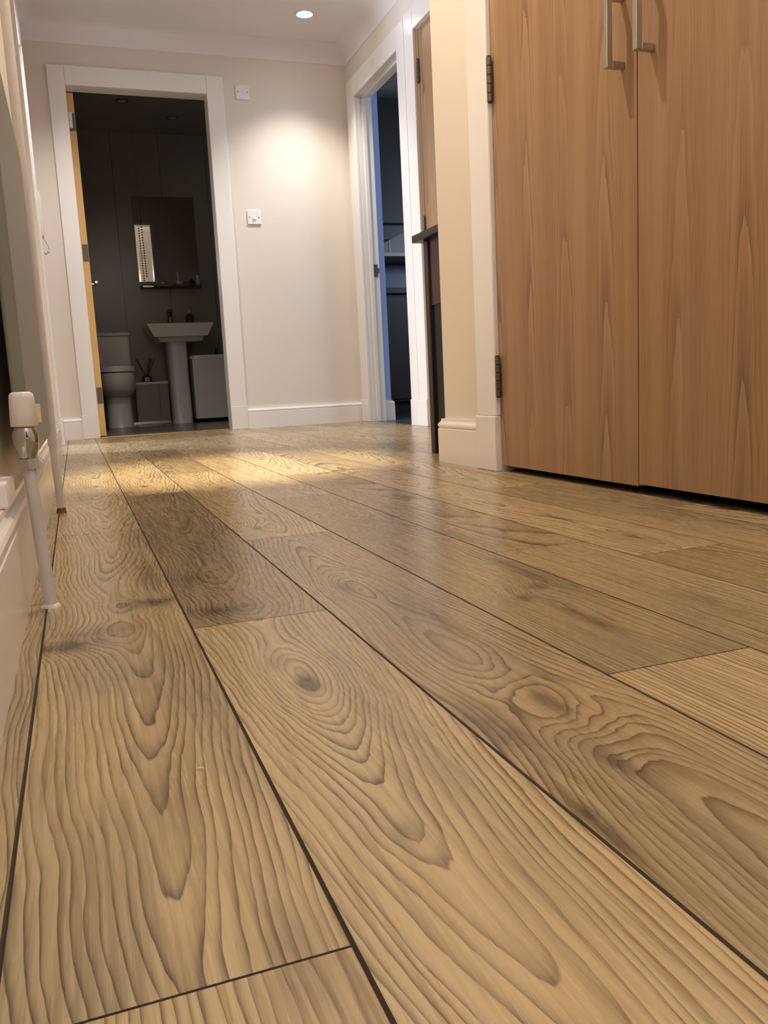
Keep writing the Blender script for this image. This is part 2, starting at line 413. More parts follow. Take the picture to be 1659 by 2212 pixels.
    nt.links.new(h, bp.inputs['Height']); nt.links.new(bp.outputs['Normal'], b.inputs['Normal'])
    return m
M_OAK = oak_mat()
M_SEAM = mat('dark_seam', srgb(58, 44, 30), 0.7)

def build_floor():
    X0, PW, PL = -0.0565, 0.1505, 1.30
    first = {-1: 1.10, 0: 0.333, 1: 0.893, 2: 1.385, 3: 0.573, 4: 1.066, 5: 0.942, 6: 0.40, 7: 1.25, 8: 0.75, 9: 0.2, 10: 1.0, 11: 0.55, 12: 0.9}
    YA, YB = -1.6, 5.52
    verts, faces, mi, att = [], [], [], []
    cfg = {  # (row, index): uc, kq, ay, gx, grey, y0, tone
        (0, 0): (0.028, 165, 11.0, 0, 0.5, 0.42, 0.52),
        (0, -1): (0.03, 30, 4.0, 150, 0.5, 0.2, 0.45),
        (0, 1): (0.03, 130, 12.0, 20, 0.25, 2.0, 0.55),
        (1, -1): (0.163, 150, 15.0, 0, 0.4, 0.33, 0.55),
        (1, 0): (0.165, 150, 14.0, 20, 0.7, 1.0, 0.0),
        (1, 1): (0.17, 130, 12.0, 20, 0.3, 2.4, 0.7),
        (2, -1): (0.316, 165, -15.0, 5, 0.5, 0.55, 0.24),
        (2, 0): (0.32, 140, 12.0, 20, 0.25, 1.6, 0.55),
        (3, -1): (0.395, 10, 2.0, 190, 0.2, 0.3, 0.6),
        (3, 0): (0.480, 40, 4.0, 170, 0.5, 0.9, 0.15),
        (4, -1): (0.60, 30, 2.5, 180, 0.3, 0.9, 0.35),
        (4, 0): (0.60, 90, 6, 90, 0.35, 0.9, 0.2),
        (5, -1): (0.78, 60, 5, 120, 0.4, 0.9, 0.15),
        (-1, -1): (-0.2, 10, 2.0, 200, 0.4, 0.2, 0.35),
        (-1, 0): (-0.2, 10, 2.0, 200, 0.4, 0.2, 0.3),
    }
    rnd = random.Random(11)
    for rw in range(-1, 13):
        xa, xb = X0 + rw * PW, X0 + (rw + 1) * PW
        if rw == -1: xa = -0.10
        xb = min(xb, 1.845)
        f0 = first[rw]
        ys = [YA]
        y = f0 - 3 * PL
        while y < YB:
            if y > YA + 0.02: ys.append(y)
            y += PL
        ys.append(YB)
        for ya, yb in zip(ys, ys[1:]):
            idx = int(round((ya - f0) / PL)) if ya > YA else -99
            rr = (rnd.random(), rnd.random(), rnd.random(), rnd.random(), rnd.random(), rnd.random())
            key = (rw, idx)
            if key in cfg: uc, kq, ay, gx, gr, y0, tn = cfg[key]
            else:
                uc = xa + PW * (0.25 + 0.5 * rr[0]); kq = 60 + 110 * rr[1]; ay = (5 + 7 * rr[2]) * (1 if rr[3] > 0.4 else -1)
                gx = 120 * (rr[4] - 0.5); gr = 0.5 * rr[5]; y0 = ya; tn = 0.1 + 0.7 * rr[3]
            sd = rr[2] * 0.9 + 0.05
            e, en = 0.0013, 0.0008
            dz = -0.0014
            base = len(verts)
            verts += [(xa, ya, dz), (xb, ya, dz), (xb, yb, dz), (xa, yb, dz),
                      (xa + e, ya + en, 0), (xb - e, ya + en, 0), (xb - e, yb - en, 0), (xa + e, yb - en, 0)]
            fs = [(4, 5, 6, 7), (0, 1, 5, 4), (1, 2, 6, 5), (2, 3, 7, 6), (3, 0, 4, 7)]
            for i, q in enumerate(fs):
                faces.append([base + k for k in q]); mi.append(0 if i == 0 else 1)
                att.append(((sd, tn, float(rw)), (uc, kq, ay), (gx, gr, y0)))
    me = bpy.data.meshes.new('floor'); me.from_pydata(verts, [], faces); me.update()
    me.materials.append(M_OAK); me.materials.append(M_SEAM)
    for nm, k in (('plank_a', 0), ('plank_b', 1), ('plank_c', 2)):
        a = me.attributes.new(nm, 'FLOAT_VECTOR', 'CORNER')
        i = 0
        for p in me.polygons:
            for _ in p.loop_indices:
                a.data[i].vector = att[p.index][k]; i += 1
    for p in me.polygons: p.material_index = mi[p.index]
    o = bpy.data.objects.new('floor', me); COL.objects.link(o); o['kind'] = 'structure'
build_floor()

# ------------------------------------------------------------------ room shell
YF, XL, XB, XR = 5.47, -0.094, 1.063, 1.84      # far wall, left wall, cupboard-side wall, right wall of the recess
YR = 2.375                                      # return wall behind the console
YBK = -1.6
TH = 0.10
bm = nb(); box(bm, -0.30, 2.0, YBK - 0.1, YF + 0.1, CEIL, CEIL + 0.1); struct('ceiling', bm, M_CEIL)
# left wall with a doorway to a daylit room
DL0, DL1, DH = 4.12, 4.90, 2.03
bm = nb()
box(bm, XL - TH, XL, YBK, DL0, -0.01, CEIL); box(bm, XL - TH, XL, DL1, YF + TH, -0.01, CEIL); box(bm, XL - TH, XL, DL0, DL1, DH, CEIL)
struct('wall_left', bm, M_WALL)
# far wall with the bathroom doorway
BX0, BX1, BZ = 0.127, 0.938, 2.04
bm = nb()
box(bm, XL, BX0 - 0.03, YF, YF + TH, -0.01, CEIL); box(bm, BX1 + 0.03, XR + TH, YF, YF + TH, -0.01, CEIL); box(bm, BX0 - 0.03, BX1 + 0.03, YF, YF + TH, BZ + 0.03, CEIL)
struct('wall_far', bm, M_WALL)
# right wall of the recess with kitchen doorway and a closed door
K0, K1, KZ = 4.54, 5.288, 2.03
H0, H1 = 3.53, 4.30
bm = nb()
box(bm, XR, XR + TH, YR, H0 - 0.03, -0.01, CEIL); box(bm, XR, XR + TH, H1 + 0.03, K0 - 0.03, -0.01, CEIL); box(bm, XR, XR + TH, K1 + 0.03, YF, -0.01, CEIL)
box(bm, XR, XR + TH, H0 - 0.03, H1 + 0.03, 2.07, CEIL); box(bm, XR, XR + TH, K0 - 0.03, K1 + 0.03, KZ + 0.03, CEIL)
struct('wall_right', bm, M_WALL)
# cupboard-side wall (block), opening for the built-in cupboard
C0, C1, CZ = 0.855, 2.006, 2.03
bm = nb()
box(bm, XB, XB + TH, C1 + 0.03, YR, -0.01, CEIL); box(bm, XB, XB + TH, C0 - 0.03, C1 + 0.03, CZ + 0.03, CEIL); box(bm, XB, XB + TH, YBK, C0 - 0.03, -0.01, CEIL)
struct('wall_cupboard', bm, M_WALL)
bm = nb(); box(bm, XB + TH, XR + TH, YR - TH, YR, -0.01, CEIL); struct('wall_return', bm, M_WALL)
bm = nb(); box(bm, XL - TH, 0.08, YBK - TH, YBK, -0.01, CEIL); box(bm, 0.92, XB + TH, YBK - TH, YBK, -0.01, CEIL); box(bm, 0.08, 0.92, YBK - TH, YBK, 2.05, CEIL); struct('wall_back', bm, M_WALL)
bm = nb(); box(bm, 0.08, 0.20, YBK - 0.07, YBK - 0.03, 0.0, 2.05); box(bm, 0.80, 0.92, YBK - 0.07, YBK - 0.03, 0.0, 2.05); box(bm, 0.20, 0.80, YBK - 0.07, YBK - 0.03, 0.0, 0.48); box(bm, 0.20, 0.80, YBK - 0.07, YBK - 0.03, 1.95, 2.05); box(bm, 0.20, 0.80, YBK - 0.07, YBK - 0.03, 1.18, 1.26)
struct('added_door_frame', bm, M_GLOSS, bevel=0.004)  # added glazed-door frame behind the camera, made up to go with the fill

SK = [(0, 0), (0.018, 0), (0.018, 0.102), (0.0150, 0.1045), (0.0150, 0.107), (0.0180, 0.1095), (0.0182, 0.114), (0.0165, 0.119), (0.0125, 0.1225), (0.0098, 0.1265), (0.0092, 0.133), (0, 0.133)]
def skirt(name, path):
    bm = nb(); sweep(bm, SK, path); return struct(name, bm, M_GLOSS)
PLW = 0.095
skirt('baseboard_left', [(XL, DL0 - PLW), (XL, YBK)])
skirt('baseboard_left_far', [(XL, YF), (XL, DL1 + PLW)])
skirt('baseboard_far_left', [(0.030, YF), (XL + 0.0185, YF)])
skirt('baseboard_far', [(XR - 0.001, YF), (1.046, YF)])
skirt('baseboard_block', [(XB, 2.119), (XB, YR), (1.80, YR)])
skirt('baseboard_cupboard_near', [(XB, YBK), (XB, C0 - 0.118)])
skirt('baseboard_recess', [(XR, YR + 0.02), (XR, H0 - 0.12)])
# cove cornice
CV = [(0, CEIL - 0.1), (0.004, CEIL - 0.1)]
for i in range(9):
    a = i / 8 * PI / 2
    CV.append((0.088 - 0.080 * math.cos(a), CEIL - 0.0935 + 0.0925 * math.sin(a)))
CV += [(0.088, CEIL - 0.0001), (0, CEIL - 0.0001)]
CV = [CV[0], CV[1]] + CV[2:]
bm = nb(); sweep(bm, CV, [(XB, YBK), (XB, YR), (XR, YR), (XR, YF), (XL, YF), (XL, YBK)]); struct('trim_1', bm, M_CEIL, smooth=True)

# door casings (architraves), jamb linings and plinth blocks
def casing_y(name, yw, x0, x1, ztop, w0, w1, wh, sgn):
    """frame in a wall facing -y (sgn -1)"""
    bm = nb(); d0, d1 = (yw - 0.018, yw)
    box(bm, x0 - w0, x0, d0, d1, 0.148, ztop + wh); box(bm, x1, x1 + w1, d0, d1, 0.148, ztop + wh); box(bm, x0, x1, d0, d1, ztop, ztop + wh)
    o = struct(name, bm, M_GLOSS, bevel=0.004)
    for a, b_ in ((x0 - w0 - 0.003, x0), (x1, x1 + w1 + 0.003)):
        bm = nb(); box(bm, a, b_, yw - 0.023, yw, 0, 0.148); obj('plinth_block', bm, M_GLOSS, o, bevel=0.003)
    bm = nb()
    box(bm, x0 - 0.028, x0, yw, yw + TH, 0, ztop + 0.028); box(bm, x1, x1 + 0.028, yw, yw + TH, 0, ztop + 0.028); box(bm, x0, x1, yw, yw + TH, ztop, ztop + 0.028)
    obj('jamb_lining', bm, M_GLOSS, o)
    return o
t1 = casing_y('trim_2', YF, BX0, BX1, BZ, 0.095, 0.104, 0.108, -1)
def casing_x(name, xw, y0, y1, ztop, w0, w1, wh, into, inner=True):
    """frame in a wall whose room face is x = xw and faces -x (into=+1) or +x (into=-1)"""
    bm = nb(); d0, d1 = sorted((xw - 0.018 * into, xw))
    box(bm, d0, d1, y0 - w0, y0, 0.148, ztop + wh); box(bm, d0, d1, y1, y1 + w1, 0.148, ztop + wh); box(bm, d0, d1, y0, y1, ztop, ztop + wh)
    o = struct(name, bm, M_GLOSS, bevel=0.004)
    e0, e1 = sorted((xw - 0.023 * into, xw))
    for a, b_ in ((y0 - w0 - 0.003, y0), (y1, y1 + w1 + 0.003)):
        bm = nb(); box(bm, e0, e1, a, b_, 0, 0.148); obj('plinth_block', bm, M_GLOSS, o, bevel=0.003)
    bm = nb(); g0, g1 = sorted((xw, xw + TH * into))
    box(bm, g0, g1, y0 - 0.028, y0, 0, ztop + 0.028); box(bm, g0, g1, y1, y1 + 0.028, 0, ztop + 0.028); box(bm, g0, g1, y0, y1, ztop, ztop + 0.028)
    obj('jamb_lining', bm, M_GLOSS, o)
    return o
t2 = casing_x('trim_3', XR, K0, K1, KZ, 0.112, 0.140, 0.118, 1)
bm = nb(); box(bm, XR + 0.034, XR + 0.058, K1 - 0.012, K1 - 0.0002, 0, KZ - 0.012); box(bm, XR + 0.034, XR + 0.058, K0, K1 - 0.012, KZ - 0.012, KZ - 0.0002)
box(bm, XR + 0.034, XR + 0.058, K0 + 0.0002, K0 + 0.012, 0, KZ - 0.012); obj('door_stop', bm, M_GLOSS, t2, bevel=0.002)
bm = nb(); box(bm, XR + 0.062, XR + 0.088, K1 - 0.003, K1 - 0.0002, 0.93, 1.01); box(bm, XR + 0.066, XR + 0.098, K1 - 0.006, K1 - 0.003, 0.955, 0.985)
s = obj('strike_plate', bm, M_STEEL, t2, bevel=0.001); s['label'] = 'brown metal strike plate'
t3 = casing_x('trim_4', XR, H0, H1, 2.045, 0.112, 0.124, 0.112, 1)
t4 = casing_x('trim_5', XB, C0, C1, CZ, 0.112, 0.112, 0.112, 1)
t5 = casing_x('trim_6', XL, DL0, DL1, DH, 0.09, 0.09, 0.1, -1)
bm = nb(); box(bm, BX0 + 0.005, BX1 - 0.02, YF - 0.006, YF + 0.028, 0.0005, 0.006); struct('trim_7', bm, M_BRASS, bevel=0.002)

# closed hall door on the right wall
def leaf_attr(o, cen, ph):
    a = o.data.attributes.new('veneer', 'FLOAT_VECTOR', 'POINT')
    for p in a.data: p.vector = (cen, ph, 0)
def hinge(parent, x, y, z0, z1, r=0.006, ax=0.0):
    bm = nb(); n = 5; L = (z1 - z0) / n
    for i in range(n):
        tube(bm, [(x, y, z0 + i * L + 0.0014), (x, y, z0 + (i + 1) * L - 0.0014)], r, 14)
    o = obj('hinge', bm, M_STEEL, parent, smooth=True)
    bm = nb(); tube(bm, [(x, y, z0 - 0.002), (x, y, z1 + 0.002)], r * 0.8, 12)
    obj('hinge_pin', bm, M_DARKSTEEL, o)
    return o
bm = nb(); box(bm, XR + 0.012, XR + 0.052, H0 + 0.003, H1 - 0.003, 0.006, 2.041)
dr = struct('door_2', bm, M_BEECH, bevel=0.0015); leaf_attr(dr, 4.02, 0.4)
for z in (0.22, 1.0, 1.785): hinge(dr, XR + 0.002, H1 - 0.006, z, z + 0.115)

# bathroom door leaf, swung right back into the bathroom
bm = nb(); box(bm, 0.129, 0.168, YF + TH + 0.004, YF + TH + 0.79, 0.008, 2.036)
bd = struct('door_1', bm, M_DOOREDGE, bevel=0.0015)
for z in (0.21, 1.07, 1.82):
    bm = nb(); box(bm, 0.134, 0.166, YF + TH + 0.0015, YF + TH + 0.0038, z, z + 0.10); obj('hinge', bm, M_STEEL, bd, bevel=0.001)
bm = nb(); box(bm, 0.131, 0.150, YF + TH - 0.006, YF + TH + 0.0014, 1.835, 1.925); ball(bm, (0.141, YF + TH - 0.008, 1.88), 0.007)
obj('white_catch', bm, M_SWITCH, bd, bevel=0.003)
bm = nb(); tube(bm, [(0.168, 6.28, 1.02), (0.215, 6.28, 1.02)], 0.009, 12); tube(bm, [(0.215, 6.285, 1.02), (0.217, 6.18, 1.022)], [0.011, 0.009], 12)
obj('door_handle', bm, M_CHROME, bd, smooth=True)

# ------------------------------------------------------------------ built-in cupboard
cup = thing('storage_cupboard', 'built-in hall cupboard with two flat beech-veneer doors and nickel D handles', 'cupboard', (1.35, 1.44, 0))
bm = nb()
x0, x1 = XB + TH + 0.002, 1.72
box(bm, x1, x1 + 0.02, C0 - 0.02, C1 + 0.02, 0, CZ); box(bm, x0, x1, C0 - 0.04, C0 - 0.02, 0, CZ); box(bm, x0, x1, C1 + 0.02, C1 + 0.04, 0, CZ)
box(bm, x0, x1, C0 - 0.04, C1 + 0.04, CZ, CZ + 0.02); box(bm, XB + 0.03, x1, C0, C1, 0.0005, 0.003)
obj('carcass', bm, M_SHADOWGAP, cup)
def cup_leaf(y0, y1, z0, cen, ph, hy, hz0=0.8315, hz1=0.9525):
    bm = nb(); box(bm, 1.058, 1.076, y0, y1, z0, CZ - 0.003)
    lf = obj('door', bm, M_BEECH, cup, bevel=0.0012); leaf_attr(lf, cen, ph)
    bm = nb(); s = 0.0062
    xb = 1.058 - 0.034
    box(bm, xb - s, xb + s, hy - s, hy + s, hz0 - s, hz1 + s)
    for z in (hz0, hz1): box(bm, xb + s, 1.058, hy - s, hy + s, z - s, z + s)
    h = obj('handle', bm, M_NICKEL, lf, bevel=0.0012); h['label'] = 'brushed nickel D handle'
    return lf
l1 = cup_leaf(1.4200, 2.003, 0.0165, 1.76, 0.15, 1.4626)
l2 = cup_leaf(0.858, 1.4170, 0.0205, 1.372, 0.8, 1.3727)
for z in (0.198, 0.930, 1.78): hinge(l1, 1.0485, 1.9955, z, z + 0.106, 0.0068)
for z in (0.197, 0.945, 1.78): hinge(l2, 1.0485, 0.8645, z, z + 0.106, 0.0068)

# ------------------------------------------------------------------ radiator, valve, pipes
RX0, RX1, RY0, RY1, RZ0, RZ1 = -0.0725, -0.0550, 1.135, 1.925, 0.175, 0.735
rad = thing('radiator', 'grey-green single panel radiator on the left wall seen end-on', 'radiator', (-0.06, 1.53, 0.16))
bm = nb(); box(bm, RX0, RX1, RY0, RY1, RZ0, RZ1); obj('panel', bm, M_RAD, rad, bevel=0.0055, seg=4)
for zz in (RZ0 + 0.08, RZ1 - 0.10):
    bm = nb(); box(bm, XL, RX0, RY1 - 0.16, RY1 - 0.13, zz, zz + 0.03); obj('wall_bracket', bm, M_RADIN, rad)
bm = nb(); tube(bm, [(-0.060, RY0 - 0.012, RZ1 - 0.04), (-0.060, RY0 - 0.0002, RZ1 - 0.04)], 0.0075, 6); tube(bm, [(-0.060, RY0 - 0.018, RZ1 - 0.04), (-0.060, RY0 - 0.012, RZ1 - 0.04)], 0.005, 8)
o = obj('bleed_plug', bm, M_NICKEL, rad); o['label'] = 'small nickel bleed plug'
VX, VY = -0.0585, 1.082
def valve(vx, vy, ydir, rib=False):
    z = RZ0 + 0.04
    bm = nb()
    loft(bm, [(vx, vy, 0.2205, 0.0148, 0.0148, 2), (vx, vy, 0.2215, 0.0155, 0.0155, 2), (vx, vy, 0.254, 0.0140, 0.0140, 2), (vx, vy, 0.2585, 0.0128, 0.0128, 2), (vx, vy, 0.2605, 0.0100, 0.0100, 2)], 28)
    c = obj('valve_cap', bm, M_CAP, rad, smooth=True); c['label'] = 'ivory plastic valve cap'
    bm = nb()
    loft(bm, [(vx, vy, 0.183, 0.0100, 0.0100, 2), (vx, vy, 0.189, 0.0118, 0.0118, 2), (vx, vy, 0.196, 0.0138, 0.0138, 2.4), (vx, vy, 0.205, 0.0150, 0.0150, 2.4), (vx, vy, 0.212, 0.0148, 0.0148, 2), (vx, vy, 0.2195, 0.0115, 0.0115, 2)], 24)
    tube(bm, [(vx, vy, 0.201), (vx, vy + 0.02 * ydir, 0.201)], 0.0105, 16)
    b_ = obj('valve_body', bm, M_CHROME, rad, smooth=True); b_['label'] = 'chrome valve body'
    bm = nb()
    tube(bm, [(vx, vy, 0.1702), (vx, vy, 0.1822)], 0.0128, 6)
    tube(bm, [(vx, vy + 0.020 * ydir, 0.201), (vx, vy + 0.032 * ydir, 0.201)], 0.0135, 6)
    tube(bm, [(vx, vy + 0.032 * ydir, 0.201), (vx, vy + 0.052 * ydir, 0.201)], 0.008, 12)
    obj('compression_nut', bm, M_CHROME, rad)
valve(VX, VY, 1)
bm = nb(); box(bm, -0.0548, -0.041, 1.137, 1.142, 0.2225, 0.2455)
o = obj('end_bracket', bm, M_CREAM, rad, bevel=0.001); o['label'] = 'cream bracket tab at the radiator end'
def pipe(px, py, label, tx, rust=False):
    bm = nb(); pts = [(px, py, 0.001), (px + (tx - px) * 0.3, py, 0.06), (px + (tx - px) * 0.7, py, 0.12), (tx, py, 0.1698)]
    tube(bm, pts, 0.0076, 20)
    o = obj('heating_pipe', bm, M_PIPE, smooth=True); tag(o, label, 'pipe')
    bm = nb(); loft(bm, [(px, py, 0.0, 0.0115, 0.0115, 2), (px, py, 0.002, 0.0105, 0.0105, 2), (px, py, 0.012 if rust else 0.004, 0.0080, 0.0080, 2)], 20)
    c = obj('pipe_foot', bm, M_RUST if rust else M_PIPE, o, smooth=True)
    if rust: c['label'] = 'rusty brown pipe foot'
pipe(-0.052, 1.082, 'white painted pipe under the ivory valve cap, nearest the camera', -0.0585)
def riser(px, py, tx):
    bm = nb(); tube(bm, [(px, py, 0.001), (px - 0.0005, py, 0.06), (tx, py, 0.149)], 0.0085, 20)
    o = obj('riser_pipe', bm, M_PIPE, smooth=True); tag(o, 'white painted riser pipe with a rusty foot running up the wall behind the radiator', 'pipe')
    bm = nb(); tube(bm, [(tx, py, 0.1492), (tx, py, 1.2), (tx, py, CEIL - 0.001)], 0.0102, 20); obj('upper_pipe', bm, M_PIPE, o, smooth=True)
    bm = nb(); loft(bm, [(px, py, 0.0, 0.0115, 0.0115, 2), (px, py, 0.002, 0.0105, 0.0105, 2), (px, py, 0.012, 0.0090, 0.0090, 2)], 20)
    c = obj('pipe_foot', bm, M_RUST, o, smooth=True); c['label'] = 'rusty brown pipe foot'
riser(-0.0515, 1.985, -0.0545)

# ------------------------------------------------------------------ small things on the walls
bm = nb(); box(bm, -0.0975, -0.079, 1.0, 1.118, 0.1335, 0.162)
tag(obj('cable_box', bm, M_SWITCH, bevel=0.003), 'small white plastic cable box on the left skirting behind the near pipe', 'cable box')
# plates on the far wall
bm = nb(); box(bm, 1.118, 1.203, YF - 0.009, YF, 2.025, 2.109)
pl = tag(obj('blanking_plate', bm, M_SWITCH, bevel=0.0025), 'plain square white plate high on the far wall with two screws', 'wall plate')
for xx in (1.131, 1.190):
    bm = nb(); tube(bm, [(xx, YF - 0.0105, 2.068), (xx, YF - 0.009, 2.068)], 0.0035, 12); obj('screw', bm, M_SCREW, pl)
bm = nb(); box(bm, 1.136, 1.222, YF - 0.009, YF, 1.281, 1.367)
sw = tag(obj('light_switch', bm, M_SWITCH, bevel=0.003), 'square white rocker switch on the far wall right of the bathroom door', 'light switch')
bm = nb(); prism(bm, [(YF - 0.009, 1.310), (YF - 0.016, 1.312), (YF - 0.0105, 1.335), (YF - 0.009, 1.336)], 'x', 1.172, 1.187)
obj('rocker', bm, M_SWITCH, sw, bevel=0.0008)
for xx in (1.149, 1.209):
    bm = nb(); tube(bm, [(xx, YF - 0.0105, 1.324), (xx, YF - 0.009, 1.324)], 0.0034, 12); obj('screw', bm, M_SCREW, sw)
# door-entry handset on the left wall
ic = thing('entry_handset', 'slim white door-entry handset on the left wall with a short dangling cord', 'handset', (-0.09, 5.15, 1.1))
bm = nb(); prism(bm, [(-0.0978, 1.135), (-0.071, 1.13), (-0.066, 1.155), (-0.066, 1.34), (-0.073, 1.368), (-0.0978, 1.368)], 'y', 5.09, 5.18)
obj('handset', bm, M_CAP, ic, bevel=0.004)
bm = nb(); pts = []
for i in range(13):
    a = i / 12
    pts.append((-0.074 + 0.012 * math.sin(a * PI) + 0.02 * a, 5.14, 1.133 - 0.075 * a - 0.01 * math.sin(a * PI)))
tube(bm, pts, 0.0035, 8); ball(bm, pts[-1], 0.008); ball(bm, (-0.068, 5.14, 1.05), 0.010)
o = obj('cord', bm, M_PIPE, ic, smooth=True)

# downlights
def downlight(x, y, z, label, lit=True, group=None, r=0.054):
    t = thing('downlight', label, 'downlight', (x, y, z), group)
    bm = nb()
    prof = [(r, 0), (r, -0.003), (r * 0.90, -0.006), (r * 0.72, -0.004), (r * 0.66, 0.0)]
    seg = 32; rings = [[bm.verts.new((x + rr * math.cos(2 * PI * k / seg), y + rr * math.sin(2 * PI * k / seg), z + zz)) for k in range(seg)] for rr, zz in prof]
    for a, b_ in zip(rings, rings[1:] + rings[:1]):
        for k in range(seg): bm.faces.new((a[k], a[(k + 1) % seg], b_[(k + 1) % seg], b_[k]))
    obj('bezel', bm, M_SWITCH if lit else M_STEEL, t, smooth=True)
    bm = nb(); loft(bm, [(x, y, z - 0.0035, r * 0.62, r * 0.62, 2), (x, y, z - 0.0005, r * 0.65, r * 0.65, 2)], 28)
    obj('lens', bm, M_LAMP if lit else M_TUMBLER, t)
downlight(1.46, 5.02, CEIL, 'lit white recessed downlight in the hall ceiling near the far right corner')

# ------------------------------------------------------------------ dark console cabinet
con = thing('console_cabinet', 'dark stained wooden console cabinet behind the wall corner, overhanging top', 'cabinet', (1.45, 2.56, 0))
bm = nb(); box(bm, 1.128, 1.80, 2.397, 2.745, 0.713, 0.737); obj('top', bm, M_CONSOLE, con, bevel=0.004, seg=3)
for lx, ly in ((1.152, 2.668), (1.152, 2.405), (1.74, 2.668), (1.74, 2.405)):
    bm = nb(); box(bm, lx, lx + 0.034, ly, ly + 0.034, 0, 0.713); obj('leg', bm, M_CONSOLE, con, bevel=0.003)
bm = nb(); box(bm, 1.160, 1.176, 2.4392, 2.6678, 0.50, 0.713); obj('side_panel', bm, M_CONSOLE_RED, con)['label'] = 'dark red-brown side panel'
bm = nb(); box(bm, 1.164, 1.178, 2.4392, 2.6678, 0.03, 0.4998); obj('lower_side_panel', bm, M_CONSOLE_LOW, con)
bm = nb(); box(bm, 1.1862, 1.7398, 2.680, 2.696, 0.03, 0.713); obj('front_panel', bm, M_CONSOLE, con)
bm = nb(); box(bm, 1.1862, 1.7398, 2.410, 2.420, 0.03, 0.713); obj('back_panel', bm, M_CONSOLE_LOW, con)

# ------------------------------------------------------------------ bathroom
BY = 7.60
bm = nb(); box(bm, 0.0, 1.9, YF + TH, BY, -0.02, -0.0005); box(bm, BX0, BX1, YF + 0.03, YF + TH, -0.02, -0.0005); struct('floor_bathroom', bm, M_BATHFLOOR)
bm = nb(); box(bm, 0.0, 1.9, BY, BY + 0.1, -0.02, 2.40); struct('wall_bathroom_back', bm, M_TILE)
bm = nb(); box(bm, -0.10, 0.0, YF + TH, BY + 0.1, -0.02, 2.40); struct('wall_bathroom_left', bm, M_TILE)
bm = nb(); box(bm, 1.9, 2.0, YF + TH, BY + 0.1, -0.02, 2.40); struct('wall_bathroom_right', bm, M_TILE)
bm = nb(); box(bm, -0.1, 2.0, YF + TH, BY + 0.1, 2.40, 2.45); struct('ceiling_bathroom', bm, M_TILE)
downlight(0.545, 6.82, 2.40, 'unlit downlight in the dark bathroom ceiling, nearer and left', False, None, 0.048)
downlight(0.945, 7.15, 2.40, 'unlit downlight in the dark bathroom ceiling, farther and right', False, None, 0.048)
# toilet
tl = thing('toilet', 'white close-coupled toilet with closed lid behind the bathroom door edge', 'toilet', (0.33, 7.25, 0))
bm = nb(); loft(bm, [(0.335, 7.28, 0, 0.105, 0.21, 4), (0.335, 7.28, 0.03, 0.103, 0.205, 4), (0.335, 7.28, 0.24, 0.098, 0.20, 4)], 40); obj('pedestal', bm, M_CERAMIC, tl, smooth=True)
bm = nb(); loft(bm, [(0.335, 7.30, 0.2402, 0.10, 0.24, 3.2), (0.335, 7.28, 0.275, 0.125, 0.30, 3.0), (0.335, 7.27, 0.32, 0.142, 0.325, 3.0), (0.335, 7.265, 0.38, 0.148, 0.333, 3.0), (0.335, 7.265, 0.43, 0.148, 0.333, 3.0)], 44); obj('bowl', bm, M_CERAMIC, tl, smooth=True)
bm = nb(); loft(bm, [(0.335, 7.265, 0.437, 0.147, 0.335, 3.4), (0.335, 7.265, 0.440, 0.151, 0.338, 3.4), (0.335, 7.265, 0.475, 0.151, 0.338, 3.4), (0.335, 7.265, 0.482, 0.146, 0.333, 3.4)], 44)
tl_lid = obj('lid', bm, M_CERAMIC, tl, smooth=True)
bm = nb(); box(bm, 0.21, 0.475, 7.42, 7.597, 0.4825, 0.742); obj('cistern', bm, M_CERAMIC, tl, bevel=0.012, seg=4)
bm = nb(); box(bm, 0.205, 0.48, 7.41, 7.597, 0.7425, 0.772); ci = obj('cistern_lid', bm, M_CERAMIC, tl, bevel=0.007, seg=3)
bm = nb(); tube(bm, [(0.30, 7.50, 0.772), (0.30, 7.50, 0.779)], 0.022, 20); obj('flush_button', bm, M_CHROME, ci, smooth=True)
# tiled boxing with chrome trim
bx = thing('pipe_boxing', 'low tiled boxing with chrome edge trims between toilet and basin pedestal', 'boxing', (0.63, 7.5, 0))
bm = nb(); box(bm, 0.488, 0.755, 7.40, 7.597, 0.026, 0.335); obj('body', bm, M_TILE, bx)
bm = nb(); box(bm, 0.486, 0.758, 7.392, 7.597, 0.3352, 0.355); obj('top_ledge', bm, M_CERAMIC, bx, bevel=0.002)
bm = nb(); box(bm, 0.448, 0.757, 7.388, 7.3998, 0.003, 0.0255); o = obj('bottom_trim', bm, M_CHROME, bx, bevel=0.001); o['label'] = 'bright chrome bottom trim'
# reed diffuser
df = thing('reed_diffuser', 'small glass reed diffuser with dark reeds on the tiled boxing', 'reed diffuser', (0.595, 7.46, 0.355))
bm = nb(); loft(bm, [(0.595, 7.46, 0.3555, 0.036, 0.036, 5), (0.595, 7.46, 0.400, 0.036, 0.036, 5), (0.595, 7.46, 0.408, 0.018, 0.018, 2), (0.595, 7.46, 0.42, 0.016, 0.016, 2)], 28); obj('jar', bm, M_BLACK, df, smooth=True)
bm = nb(); box(bm, 0.572, 0.612, 7.4225, 7.4235, 0.36, 0.392); obj('paper_tag', bm, M_KPANEL, df)
for a, b_ in ((-0.08, 0.0), (-0.068, 0.03), (0.05, 0.01), (0.072, -0.02), (0.035, 0.04)):
    bm = nb(); tube(bm, [(0.595 + a * 0.08, 7.46 + b_ * 0.1, 0.40), (0.595 + a, 7.46 + b_, 0.56 - abs(a) * 0.15)], 0.003, 8); obj('reed', bm, M_DARKWOOD, df)
